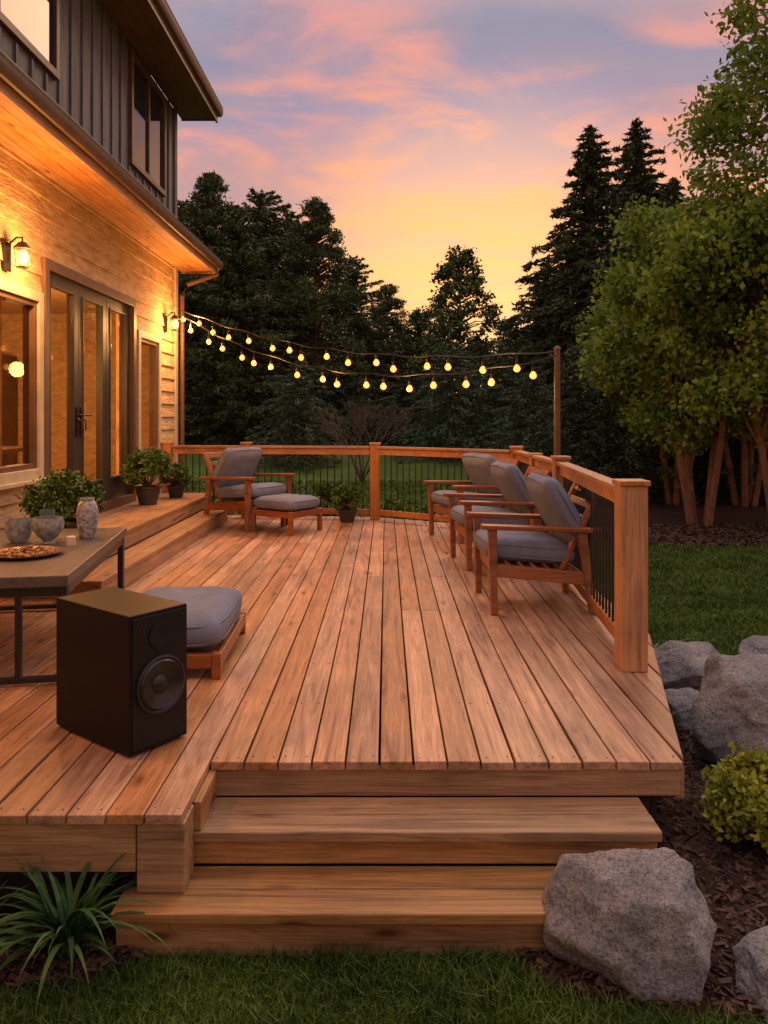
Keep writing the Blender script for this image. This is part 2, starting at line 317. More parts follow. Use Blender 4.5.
# ------------------------------------------------------------------ deck
def lerp_edge(pts,x):
    for (x0,y0),(x1,y1) in zip(pts[:-1],pts[1:]):
        if x0-1e-6<=x<=x1+1e-6: return y0+(y1-y0)*(x-x0)/(x1-x0) if x1>x0 else y0
    return pts[-1][1]
XR=1.70
front=[(-.714,3.117),(1.21,3.117),(XR,4.95)]
back=[(-3.2,10.95),(-1.95,10.95),(-.15,10.75),(XR,9.62)]
deck=empty('wooden_deck')
bd=MB(); pitch=.1375; gap=.008
xs=[-.714+i*pitch for i in range(-18,18)]
screws=MB()
for i,x in enumerate(xs):
    x0=x+gap/2; x1=min(x+pitch-gap/2,XR)
    if x0<-3.19: x0=-3.19
    if x1-x0<.03: continue
    right=x>-.72
    f=(lambda q:lerp_edge(front,q)) if right else (lambda q:2.70)
    jy=[]
    r=random.random()
    if r<.5: jy=[random.choice([5.56,6.76,7.36,8.56])]
    ya0,ya1=f(x0),f(x1); b0,b1=lerp_edge(back,x0),lerp_edge(back,x1)
    if right and x1<1.2: o_=random.uniform(-.003,.003); ya0+=o_; ya1+=o_
    segs=[(ya0,ya1)]+[(j,j) for j in jy]; ends=[(j-.004,j-.004) for j in jy]+[(b0,b1)]
    for (s0,s1),(e0,e1) in zip(segs,ends):
        if e0<s0: continue
        dz=random.uniform(-.002,.002); dx=random.uniform(-.0015,.0015)
        t=dz; bd.hexa([(x0+dx,s0,-.035),(x1+dx,s1,-.035),(x1,e1,-.035),(x0,e0,-.035)],[(x0+dx,s0,t),(x1+dx,s1,t),(x1,e1,t),(x0,e0,t)])
    y=3.16 if right else 2.745
    while y<min(b0,b1):
        if y>max(ya0,ya1):
            for sx in (x0+.022,x1-.022):
                xx=sx+random.uniform(-.004,.004); yy=y+random.uniform(-.009,.009)
                screws.lathe([(.0001,.0024),(.003,.0024),(.0035,.0)],(xx,yy,0),6)
        y+=.6
bd.obj('deck_boards',M_deck,deck,bevel=.004)
screws.obj('screws',M_screw,deck)
fb=MB(); 
fb.box(-.70,1.20,3.132,3.17,-.146,-.036)
fb.box(-3.2,-.885,2.715,2.75,-.21,-.036)
fb.obj('fascia',M_step,deck,bevel=.004)
fb=MB(); fb.beam((1.205,3.15,-.10),(XR-.012,4.96,-.10),.035,.13); fb.box(XR-.03,XR+.005,4.98,9.6,-.19,-.036); fb.box(-.722,-.69,2.865,3.13,-.144,-.036)
fb.obj('side_fascia',M_stepy,deck,bevel=.004)
fb=MB(); fb.box(-.88,-.712,2.708,2.85,-.28,-.036); fb.obj('corner_block',M_step,deck,bevel=.005)
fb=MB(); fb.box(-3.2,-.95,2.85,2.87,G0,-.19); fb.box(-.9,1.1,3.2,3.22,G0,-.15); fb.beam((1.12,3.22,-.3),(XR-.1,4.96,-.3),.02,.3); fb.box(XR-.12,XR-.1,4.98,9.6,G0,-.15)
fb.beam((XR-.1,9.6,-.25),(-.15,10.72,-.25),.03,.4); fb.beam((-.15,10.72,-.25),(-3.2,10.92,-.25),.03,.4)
fb.obj('skirt',M_dark,deck)  # dark material paints in the shade under the deck edge
st=empty('front_steps'); sb=MB()
def tread(x0,x1,yf,yb,z):
    ym=(yf+yb)/2
    sb.box(x0,x1,yf,ym-.003,z-.038,z); sb.box(x0+.003,x1-.002,ym+.003,yb,z-.038,z-.001)
tread(-.752,1.03,2.858,3.129,-.146); sb.box(-.745,1.02,2.885,2.915,-.28,-.185)
tread(-.935,.64,2.598,2.882,-.282); sb.box(-.925,.63,2.625,2.655,G0,-.321)
sb.obj('treads_and_risers',M_step,st,bevel=.005)
sb=MB()
for x,y0,y1,z in ((1.0,2.916,3.12,-.186),): sb.box(x,x+.03,y0,y1,G0,z)
for x in (-.925,.6): sb.box(x,x+.03,2.656,2.85,G0,-.322)
sb.obj('stringers',M_stepy,st,bevel=.003)
hs_=empty('house_steps'); sb=MB()
for x0 in (-3.19,-2.99,-2.80,-2.61): sb.box(x0,x0+.185,5.9,10.75,.302,.34)
sb.box(-2.42,-2.255,5.75,10.4,.132,.17); sb.box(-2.25,-2.13,5.75,10.4,.132,.17)
sb.obj('treads',M_stepy,hs_,bevel=.005)
sb=MB(); sb.box(-2.46,-2.435,5.92,10.72,.171,.30); sb.box(-2.165,-2.14,5.77,10.38,.002,.131); sb.box(-3.19,-2.465,5.92,5.945,.002,.30); sb.box(-2.43,-2.17,5.77,5.795,.002,.131); sb.box(-3.19,-2.465,10.70,10.73,.002,.30); sb.box(-2.43,-2.17,10.35,10.38,.002,.131)
sb.obj('risers',M_stepy,hs_,bevel=.003)
# ------------------------------------------------------------------ railing
rl=empty('deck_railing')
A=(1.365,4.28);B_=(1.57,6.9);C_=(1.57,9.25);D=(-.15,10.5);E=(-1.95,10.72);F=(-3.08,10.82)
pb=MB()
def post(p,h=1.05,w=.13):
    x,y=p; a=w/2
    pb.box(x-a,x+a,y-a,y+a,.001,h-.03)
    pb.box(x-a-.012,x+a+.012,y-a-.012,y+a+.012,h-.03,h)
for p in (B_,C_,D,E,F): post(p)
post(A,w=.145); 
def mid(p,q,t): return (p[0]+(q[0]-p[0])*t,p[1]+(q[1]-p[1])*t)
post(mid(B_,C_,.5),w=.11,h=1.02)
pb.obj('posts',M_post,rl,bevel=.006)
bal=MB()
def rails(p,q,mat):
    d=Vector((q[0]-p[0],q[1]-p[1],0)); L=d.length; d.normalize(); k=.07
    P=Vector((p[0],p[1],0))+d*k; Q=Vector((q[0],q[1],0))-d*k
    rb=MB(); z=Vector((0,0,1))
    rb.beam(P+z*.985,Q+z*.985,.10,.032); rb.beam(P+z*.925,Q+z*.925,.038,.085); rb.beam(P+z*.10,Q+z*.10,.038,.075)
    rb.obj('rails',mat,rl,bevel=.004)
    n=int(L/.105)
    for i in range(1,n):
        c=P+(Q-P)*(i/n); bal.tube([c+z*.13,c+z*.89],.0085,6)
rails(A,B_,M_rail);rails(B_,mid(B_,C_,.5),M_rail);rails(mid(B_,C_,.5),C_,M_rail);rails(C_,D,M_railx);rails(D,E,M_railx);rails(E,F,M_railx)
bal.obj('balusters',M_black,rl,smooth=True)
# ------------------------------------------------------------------ house
ho=empty('house'); WX=-3.2; Y0,Y1=-3.0,11.65
ops=[(7.2,9.6,.34,2.78),(4.7,7.0,.93,2.45),(9.9,10.7,.94,2.43)]
sb=MB(); zc=G0; ch=.185
while zc<3.66:
    zt=min(zc+ch,3.66); brk=sorted(set([zc,zt]+[z for o in ops for z in o[2:] if zc<z<zt]))
    for a,b_ in zip(brk[:-1],brk[1:]):
        zm=(a+b_)/2; iv=[(Y0,Y1)]
        for o in ops:
            if o[2]<zm<o[3]:
                nv=[]
                for s,e in iv:
                    if o[0]>s: nv.append((s,min(e,o[0])))
                    if o[1]<e: nv.append((max(s,o[1]),e))
                iv=nv
        xa=WX+.024*(1-(a-zc)/ch); xb=WX+.024*(1-(b_-zc)/ch)
        for s,e in iv:
            sb.add([(xa,s,a),(xa,e,a),(xb,e,b_),(xb,s,b_)],[(0,1,2,3)])
            if a==zc: sb.add([(WX-.002,s,a),(WX-.002,e,a),(xa,e,a),(xa,s,a)],[(0,1,2,3)])
    zc=zt
sb.obj('lap_siding_wall',M_sid,ho)
sb=MB(); sb.box(-9,WX-.0,Y1-.12,Y1,G0,3.66); sb.box(-9,WX,Y0,Y0+.12,G0,3.66); sb.box(-9.1,-9,Y0,Y1,G0,6.05)
sb.obj('end_walls',M_sid,ho)
sb=MB(); sb.box(WX,WX+.04,Y1-.1,Y1+.03,G0,3.655); sb.obj('corner_board',M_trim,ho,bevel=.004)
sb=MB(); sb.box(-6.2,-6.1,4,Y1-.13,.3,3); sb.box(-6.1,WX-.12,4,4.1,.3,3);sb.box(-6.1,WX-.12,4.1,Y1-.13,.2,.3); sb.box(-6.1,WX-.12,4.1,Y1-.13,2.95,3.05)
sb.obj('interior_room',M_int,ho)
sb=MB()
def curtain(y0,y1,z0,z1):
    n=int((y1-y0)/.015); vs=[];fs=[]
    for i in range(n+1):
        y=y0+(y1-y0)*i/n; x=WX-.26+.03*math.sin(y*70)+.01*math.sin(y*161)
        vs+=[(x,y,z0),(x,y,z1)]
    for i in range(n): fs.append((2*i,2*i+2,2*i+3,2*i+1))
    sb.add(vs,fs)
for a,b_ in ((4.75,5.1),(6.5,6.9),(7.35,7.6),(9.3,9.6),(9.9,10.05),(10.55,10.7)): curtain(a,b_,.36,2.85)
sb.obj('curtains',M_curt,ho)
sb=MB(); sb.box(-5.9,-5.3,5,7.2,.3,1.1); sb.box(-6.05,-5.98,7.6,8.7,1.3,2.2); sb.box(-5.2,-4.4,8.2,9.8,.98,1.03); sb.box(-6.08,-6.0,9.6,10.4,1.2,2.3); sb.box(-5.9,-5.5,11.0,11.45,.3,2.3)
for x in(-5.1,-4.5):
    for y in(8.3,9.7): sb.box(x-.03,x+.03,y-.03,y+.03,.3,.98)
sb.obj('interior_furniture',M_brown,ho,bevel=.01)
sb=MB(); sb.lathe([(.001,.16),(.09,.14),(.14,0),(.13,-.02),(.001,-.03)],(-4.6,8.6,2.2),16); sb.lathe([(.001,.16),(.09,.14),(.14,0),(.13,-.02),(.001,-.03)],(-4.6,6.4,2.2),16); sb.obj('pendant_lamps',M_lant,ho,smooth=True)
fr=MB(); gl=MB(); frd=MB(); trm=MB()
def frame(mb,y0,y1,z0,z1,w,x0,x1):
    mb.box(x0,x1,y0,y0+w,z0,z1); mb.box(x0,x1,y1-w,y1,z0,z1); mb.box(x0,x1,y0+w,y1-w,z1-w,z1); mb.box(x0,x1,y0+w,y1-w,z0,z0+w)
def pane(y0,y1,z0,z1,x=WX-.03): gl.add([(x,y0,z0),(x,y1,z0),(x,y1,z1),(x,y0,z1)],[(0,1,2,3)])
for (a,b_,c,d) in ops[1:]:
    frame(trm,a-.09,b_+.09,c-.09,d+.09,.092,WX-.06,WX+.045)
    frame(fr,a,b_,c,d,.05,WX-.09,WX+.02)
    trm.box(WX-.05,WX+.08,a-.12,b_+.12,c-.125,c-.09)
    pane(a+.05,b_-.05,c+.05,d-.05)
fr.box(WX-.08,WX+.015,5.83,5.88,.98,2.40)
a,b_,c,d=ops[0]; frame(fr,a-.10,b_+.10,c-.0,d+.10,.10,WX-.12,WX+.05)
lw=(b_-a)/3
hd=MB()
for i in range(3):
    y0=a+i*lw+.004;y1=a+(i+1)*lw-.004
    frame(frd,y0,y1,c+.01,d-.004,.115,WX-.08,WX-.005); pane(y0+.115,y1-.115,c+.35,d-.12,WX-.04)
    frd.box(WX-.07,WX-.015,y0+.115,y1-.115,c+.125,c+.35)
    frame(frd,y0+.105,y1-.105,c+.34,d-.11,.02,WX-.05,WX+.004)
for y in (a+lw-.05,a+lw+.06):
    hd.box(WX-.004,WX+.012,y-.02,y+.02,1.2,1.5); hd.tube([(WX+.01,y,1.42),(WX+.06,y,1.42),(WX+.065,y+.1,1.42)],.011,8); hd.tube([(WX+.01,y,1.25),(WX+.05,y,1.27),(WX+.05,y,1.36),(WX+.01,y,1.38)],.009,8)
trm.obj('window_trim',M_trim,ho,bevel=.004); fr.obj('window_frames',M_brown,ho,bevel=.004); frd.obj('patio_doors',M_door,ho,bevel=.004); gl.obj('glass_panes',M_glass,ho); hd.obj('door_handles',M_black,ho,smooth=True)
# lower eave
EX=-2.66
ev=MB(); w=(3.2+EX-.005)/4
for i in range(4): ev.box(WX+i*w+.003,WX+(i+1)*w-.002,Y0,12.0,3.66,3.68)
ev.obj('lower_soffit',M_soffit,ho)
ev=MB(); ev.box(EX,EX+.03,Y0,12.02,3.62,3.79); ev.box(-3.2,EX-.002,12.0,12.02,3.64,3.79); ev.obj('lower_fascia',M_soffit,ho,bevel=.004)
def gutter(mb,x,z):
    prof=[(0,0),(.05,0),(.07,.03),(.08,.09),(.072,.09),(.06,.04),(.045,.012),(0.01,.012)]
    vs=[(x+a_,y,z+c_) for y in (Y0,12.04) for a_,c_ in prof]; k=len(prof)
    mb.add(vs,[(i,i+1,k+i+1,k+i) for i in range(k-1)]+[tuple(range(k))[::-1],tuple(range(k,2*k))])
gt=MB(); gutter(gt,EX+.031,3.70); gutter(gt,EX+.031,6.10)
gt.tube([(EX+.06,11.9,3.70),(EX+.05,11.88,3.60),(-3.05,11.76,3.42),(-3.12,11.75,3.25),(-3.12,11.75,-.35)],.035,8)
gt.obj('gutters',M_brown,ho,smooth=True)
rf=MB(); rx_=EX+.1
rf.hexa([(rx_,Y0,3.80),(rx_,12.04,3.80),(-3.2,12.04,4.30),(-3.2,Y0,4.30)],[(rx_,Y0,3.83),(rx_,12.04,3.83),(-3.2,12.04,4.335),(-3.2,Y0,4.335)])
rf.add([(EX,12.02,3.79),(-3.2,12.02,3.79),(-3.2,12.02,4.3)],[(0,1,2)])
for xe in (rx_,-12.4-rx_):
    rf.hexa([(xe,Y0,6.21),(xe,12.06,6.21),(-6.2,12.06,8.0),(-6.2,Y0,8.0)],[(xe,Y0,6.25),(xe,12.06,6.25),(-6.2,12.06,8.06),(-6.2,Y0,8.06)])
rf.obj('roofs',M_roof,ho)
ev=MB()
for i in range(4): ev.box(WX+i*w+.003,WX+(i+1)*w-.002,Y0,12.0,6.05,6.07)
ev.box(EX,EX+.03,Y0,12.02,6.0,6.2); ev.box(-3.2,EX-.002,12.0,12.02,6.03,6.2)
ev.obj('upper_soffit',M_brown,ho)
up=MB(); up.box(-9,WX,Y0,Y1,4.2,6.045)
y=Y0+.05
wins=[(5.2,7.35,4.72,6.0),(9.6,10.95,4.62,5.9)]
while y<Y1:
    seg=[(4.3,6.04)]
    for a,b_,c,d in wins:
        if a-.12<y<b_+.12: seg=[(4.3,c-.1),(d+.1,6.04)] if d+.1<6.04 else [(4.3,c-.1)]
    for s,e in seg: up.box(WX,WX+.022,y-.02,y+.02,s+.04,e)
    y+=.29
up.box(WX,WX+.03,Y1-.1,Y1+.02,4.34,6.04)
up.obj('upper_wall',M_upper,ho)
ut=MB();ug=MB()
for a,b_,c,d in wins:
    frame(ut,a-.07,b_+.07,c-.07,min(d+.07,6.04),.072,WX+.001,WX+.05); 
    mdl=(a+b_)/2; ut.box(WX+.001,WX+.04,mdl-.025,mdl+.025,c,d-.001)
    ug.box(WX-.02,WX+.012,a,b_,c,d)
ut.box(WX+.0,WX+.035,Y0,Y1+.03,4.338,4.42)
ut.obj('upper_window_trim',M_brown,ho,bevel=.003); ug.obj('upper_glass',M_dglass,ho)
def lantern(y,z):
    e=empty('wall_lantern',(WX+.03,y,z)); b=MB()
    b.box(-.01,.012,-.05,.05,-.12,.12); b.tube([(.01,0,.10),(.08,0,.16),(.13,0,.16),(.13,0,.11)],.009,8)
    b.lathe([(.001,.13),(.03,.12),(.075,.07),(.078,.065),(.001,.065)],(.13,0,0),8); b.lathe([(.001,-.10),(.05,-.095),(.055,-.085),(.001,-.08)],(.13,0,0),8)
    for k in range(4):
        a_=k*math.pi/2+.78; b.tube([(.13+.05*math.cos(a_),.05*math.sin(a_),-.085),(.13+.068*math.cos(a_),.068*math.sin(a_),.066)],.004,5)
    b.obj('lantern_frame',M_black,e,smooth=True)
    g=MB(); g.lathe([(.001,-.07),(.03,-.055),(.045,-.01),(.04,.03),(.015,.055),(.001,.058)],(.13,0,0),12); g.obj('lantern_bulb',M_lant,e,smooth=True)
    l=bpy.data.lights.new('lantern_light','POINT'); l.energy=92; l.color=(1,.42,.11); l.shadow_soft_size=.09
    o=bpy.data.objects.new('lantern_light',l); o.location=(.28,0,-.02); link(o,e)
for y in (3.2,6.42,11.05): lantern(y,2.74)  # nearest lantern is unseen, added out of view for more warm light
def plight(name,loc,en,col,r,parent=None):
    l=bpy.data.lights.new(name,'POINT'); l.energy=en; l.color=col; l.shadow_soft_size=r; o=bpy.data.objects.new(name,l); o.location=loc; return link(o,parent)
for y in (6.4,8.6): plight('interior_light',(-4.6,y,2.0),120,(1,.47,.14),.12,ho)
# ------------------------------------------------------------------ string lights + pole
P1=(1.66,7.45)
pe=empty('string_light_pole',(P1[0],P1[1],0)); b=MB(); b.tube([(0,0,G0),(0,0,2.06)],[.035,.03],10); b.tube([(.0,0,2.06),(0,0,2.09)],[.04,.015],10); b.tube([(0,0,1.98),(-.07,-.02,2.0)],.01,6)
b.obj('pole',M_brown,pe,smooth=True)
se=empty('string_lights'); cb=MB(); bb=MB()
sA=Vector((WX+.14,11.3,2.95)); sB=Vector((P1[0]-.03,P1[1],2.0))
for sag,off,cnt,ph in ((.29,.05,16,.02),(.48,-.02,16,.05)):
    a=sA+Vector((0,0,off)); q=sB+Vector((0,0,off*.8))
    fn=lambda t:a.lerp(q,t)+Vector((0,0,-4*sag*t*(1-t)+.012*math.sin(t*47+sag*9)))
    cb.tube([fn(i/60) for i in range(61)],.008,5)
    for i in range(cnt):
        t=min(.97,ph+(i+random.uniform(-.3,.3))/cnt*.96); p=fn(max(.01,t)); dr=random.uniform(.015,.08)
        cb.tube([p,p-Vector((0,0,dr))],.004,5); cb.tube([p-Vector((0,0,dr)),p-Vector((0,0,dr+.045))],[.014,.016],8)
        c=p-Vector((0,0,dr+.045)); bb.lathe([(.012,0),(.022,-.012),(.034,-.035),(.034,-.050),(.021,-.070),(.001,-.076)],c,12)
    if sag>.3:
        for t in (.12,.31,.5,.69,.88): plight('bulb_light',tuple(fn(t)-Vector((0,0,.2))),16,(1,.44,.12),.1,se)
cb.obj('cables_and_sockets',M_black,se,smooth=True); bb.obj('bulbs',M_bulb,se,smooth=True)
# ------------------------------------------------------------------ cushions and furniture
def cushion(name,sx,sy,sz,parent,loc,rot=(0,0,0),puff=.35,n=14):
    b=MB(); vs=[];idx={}
    def g(p):
        k=tuple(round(c,5) for c in p)
        if k not in idx:
            idx[k]=len(vs); x,y,z=p
            ex=1-abs(x)**5; ey=1-abs(y)**5; th=(1-puff)+puff*math.sqrt(max(0,ex*ey))
            px=x*(1-.05*y**4-.07*abs(z)**3*1.0); py=y*(1-.05*x**4-.07*abs(z)**3)
            r=mnoise.noise(Vector((x*2+loc[0]*3,y*2+loc[1]*3,z+loc[2])))*.08+mnoise.noise(Vector((x*5,y*5,z*2+loc[1]*5)))*.045
            vs.append((px*sx/2,py*sy/2,(z*th+r)*sz/2))
        return idx[k]
    fs=[]; G=[-1+2*i/n for i in range(n+1)]; nz=5; Z=[-1+2*i/nz for i in range(nz+1)]
    for i in range(n):
        for j in range(n):
            for z in(-1,1): 
                q=[g((G[i],G[j],z)),g((G[i+1],G[j],z)),g((G[i+1],G[j+1],z)),g((G[i],G[j+1],z))]; fs.append(q if z>0 else q[::-1])
    for i in range(n):
        for k in range(nz):
            for s in(-1,1):
                q=[g((G[i],s,Z[k])),g((G[i+1],s,Z[k])),g((G[i+1],s,Z[k+1])),g((G[i],s,Z[k+1]))]; fs.append(q if s<0 else q[::-1])
                q=[g((s,G[i],Z[k])),g((s,G[i+1],Z[k])),g((s,G[i+1],Z[k+1])),g((s,G[i],Z[k+1]))]; fs.append(q if s>0 else q[::-1])
    b.add(vs,fs)
    for zz in (-.62,.62):
        ring=[]
        for k in range(48):
            a_=2*math.pi*k/48; c_,s_=math.cos(a_),math.sin(a_); m_=max(abs(c_),abs(s_)); x=c_/m_; y=s_/m_; f=1-.10*(abs(x*y))**4
            ring.append((x*f*sx/2*.985,y*f*sy/2*.985,zz*sz/2*((1-puff)+puff*.25)))
        ring.append(ring[0]); b.tube(ring,.006,5,cap=False)
    me=b.obj(name,M_cush,parent,loc=loc,rot=rot); me.data.shade_smooth()
    sd=me.modifiers.new('s','SUBSURF'); sd.levels=1; sd.render_levels=1
    return me
def armchair(x,y,rz,s=1):
    e=empty('wooden_armchair',(x,y,0),rz,s); b=MB()
    for sy in (-1,1):
        Y=sy*.335
        b.hexa([(.28,Y-.024,0),(.325,Y-.024,0),(.325,Y+.024,0),(.28,Y+.024,0)],[(.285,Y-.03,.575),(.345,Y-.03,.575),(.345,Y+.03,.575),(.285,Y+.03,.575)])
        b.hexa([(-.39,Y-.024,0),(-.345,Y-.024,0),(-.345,Y+.024,0),(-.39,Y+.024,0)],[(-.325,Y-.028,.55),(-.265,Y-.028,.55),(-.265,Y+.028,.55),(-.325,Y+.028,.55)])
        b.hexa([(-.43,Y-.038,.548),(.39,Y-.045,.578),(.39,Y+.045,.578),(-.43,Y+.038,.548)],[(-.43,Y-.038,.578),(.39,Y-.045,.61),(.39,Y+.045,.61),(-.43,Y+.038,.578)])
        b.beam((-.34,Y,.235),(.30,Y,.30),.03,.085); 
        b.beam((-.13,sy*.27,.22),(-.44,sy*.27,.85),.035,.055,up=(0,1,0))
    b.box(.275,.30,-.31,.31,.26,.345); b.beam((-.30,-.31,.24),(-.30,.31,.24),.03,.07)
    for i in range(6): 
        x_=-.22+i*.09; b.beam((x_,-.3,.30+x_*.10),(x_,.3,.30+x_*.10),.055,.018)
    for i in range(6):
        t=.18+i*.155; px=-.13-.31*t; pz=.22+.63*t; b.beam((px,-.255,pz),(px,.255,pz),.02,.055 if i<5 else .075,up=(-.44,0,.9))
    b.obj('chair_frame',M_chair,e,bevel=.007)
    cushion('seat_cushion',.64,.61,.17,e,(.04,0,.41),(0,R(-5),0))
    cushion('back_cushion',.54,.61,.19,e,(-.20,0,.675),(0,R(-60),0),puff=.5)
    return e
armchair(1.07,5.80,R(182),1.05); armchair(1.03,7.38,R(187),1.05); armchair(.98,8.95,R(204),1.06)
armchair(-1.76,9.85,R(-34),1.1)
def ottoman(name,x,y,rz,sx,sy,h,leg,ct=.13):
    e=empty(name,(x,y,0),rz); b=MB(); a,c=sx/2,sy/2
    for i in(-1,1):
        for j in(-1,1): b.box(i*(a-.03)-.025,i*(a-.03)+.025,j*(c-.03)-.025,j*(c-.03)+.025,0,h)
    for j in(-1,1): b.box(-a+.056,a-.056,j*(c-.02)-.015,j*(c-.02)+.015,h-leg,h-.005)
    for i in(-1,1): b.box(i*(a-.02)-.015,i*(a-.02)+.015,-c+.056,c-.056,h-leg,h-.005)
    for k in range(5):
        yy=-c+.1+k*(sy-.2)/4; b.box(-a+.05,a-.05,yy-.03,yy+.03,h-.03,h-.012)
    b.obj('frame',M_chair,e,bevel=.006); cushion('cushion',sx*.98,sy*.98,ct,e,(0,0,h+ct*.42))
ottoman('footstool',-1.22,9.44,R(-34),.66,.60,.28,.08,.17)
ottoman('low_ottoman',-1.22,4.53,R(2),.66,.92,.14,.08,.21)
# speaker
sp=empty('speaker',((-1.045-.871)/2-.445/2,(3.13+3.36)/2+.34/2,0),math.atan2(.23,.174))
W_,D_,H_=.29,.56,.585
b=MB(); b.box(-W_/2,W_/2,-D_/2,D_/2,.012,H_); b.obj('cabinet',M_spk,sp,bevel=.006)
b=MB(); b.box(-W_/2+.012,W_/2-.012,-D_/2-.004,-D_/2+.002,.03,H_-.015); b.obj('baffle',M_cone,sp,bevel=.002)
def driver2(z,r):
    b=MB(); pr=[(r*1.15,0),(r*1.15,.012),(r*1.05,.016),(r*1.0,.012),(r*.93,.021),(r*.85,.014),(r*.38,.003),(r*.36,.006),(r*.28,.014),(r*.14,.019),(.0005,.020)]
    b.lathe(pr,(0,0,0),40); b.obj('driver',[M_rubber],sp,smooth=True,loc=(0,-D_/2-.004,z),rot=(R(90),0,0))
driver2(.275,.106)
b=MB(); b.lathe([(.058,0),(.058,.006),(.05,.008),(.03,.003),(.0005,.002)],n=32); b.obj('tweeter',M_cone,sp,smooth=True,loc=(0,-D_/2-.004,.48),rot=(R(90),0,0))
b=MB(); 
for dx in(-.11,.11):
    for dz in(.06,.545): b.lathe([(.006,0),(.006,.003),(.0005,.004)],(dx,dz,0),8)
b.obj('baffle_screws',M_rubber,sp,loc=(0,-D_/2-.004,0),rot=(R(90),0,0))
b=MB()
for dx in(-.1,.1):
    for dy in(-.22,.22): b.lathe([(.02,0),(.022,.012)],(dx,dy,.001),12)
b.obj('feet',M_rubber,sp)
# table
tb=empty('patio_table'); b=MB(); TZ=.58
q=[(-1.65,3.98),(-1.93,5.72),(-2.85,5.55),(-2.5,3.83)]
Qc=[sum(p[0] for p in q)/4,sum(p[1] for p in q)/4]
ins=lambda f:[(Qc[0]+(p[0]-Qc[0])*f,Qc[1]+(p[1]-Qc[1])*f) for p in q]
b.hexa([(x,y,TZ-.06) for x,y in q],[(x,y,TZ) for x,y in q]); b.obj('table_top',M_tabletop,tb,bevel=.006)
b=MB(); i_=ins(.93)
for k in range(4):
    p=i_[k];r=i_[(k+1)%4]; b.beam((*p,TZ-.09),(*r,TZ-.09),.03,.05)
    b.beam((*p,.0),(*p,TZ-.065),.04,.04)
b.beam((*i_[0],.03),(*i_[3],.03),.035,.03); b.beam((*i_[1],.03),(*i_[2],.03),.035,.03)
m1=((i_[0][0]*.72+i_[3][0]*.28),(i_[0][1]*.72+i_[3][1]*.28)); b.beam((m1[0],m1[1],.03),(m1[0],m1[1],TZ-.07),.03,.03)
b.obj('table_frame',M_black,tb,bevel=.003)
M_ceram=plain('mottled_ceramic',(.28,.27,.29),.3,var=.85,vscale=42,bump=.3,bscale=60)
M_smoke=plain('smoked_glass',(.25,.27,.28),.10,var=.6,vscale=24)
M_cand=plain('candle_wax',(.6,.5,.38),.5)
M_snack=plain('snacks',(.32,.15,.05),.6,var=.7,vscale=30); M_metal=plain('brass_tray',(.22,.15,.09),.35,metal=.8)
def item(name,x,y,prof,mat,n=24,z=TZ):
    e=empty(name,(x,y,z+.001)); b=MB(); b.lathe(prof,n=n); b.obj('body',mat,e,smooth=True); return e
item('patterned_vase',-2.03,5.22,[(.001,0),(.05,0),(.055,.01),(.068,.09),(.072,.18),(.06,.23),(.045,.25),(.047,.27),(.04,.27),(.04,.24),(.05,.1),(.001,.02)],M_ceram)
item('glass_bowl',-2.2,5.0,[(.001,0),(.045,0),(.03,.015),(.06,.04),(.095,.09),(.1,.13),(.09,.165),(.083,.165),(.093,.13),(.088,.09),(.055,.047),(.001,.035)],M_smoke)
item('glass_bowl',-2.40,5.02,[(.001,0),(.05,0),(.07,.03),(.085,.09),(.08,.15),(.074,.15),(.078,.09),(.06,.03),(.001,.015)],M_smoke)
item('teal_cup',-2.36,5.35,[(.001,0),(.035,0),(.045,.1),(.05,.17),(.044,.17),(.038,.02),(.001,.015)],plain('teal_glaze',(.08,.16,.17),.3))
item('candle',-2.02,4.92,[(.001,0),(.03,0),(.03,.05),(.026,.055),(.001,.052)],M_cand)
item('candle',-2.44,4.75,[(.001,0),(.03,0),(.03,.07),(.026,.075),(.001,.07)],M_cand)
e=item('snack_tray',-2.13,4.55,[(.001,0),(.17,0),(.2,.022),(.205,.022),(.175,-.0),(.001,.006)],M_metal,40)
b=MB()
for k in range(110):
    a_=random.uniform(0,6.28); r_=.15*math.sqrt(random.random()); s=random.uniform(.009,.018); h=.012+random.uniform(0,.05)*(1-r_/.17)
    b.lathe([(.0005,-s*.7),(s*.8,-s*.4),(s,0),(s*.75,s*.5),(.0005,s*.7)],(r_*math.cos(a_),r_*math.sin(a_),h),7)
b.obj('snacks',M_snack,e,smooth=True)
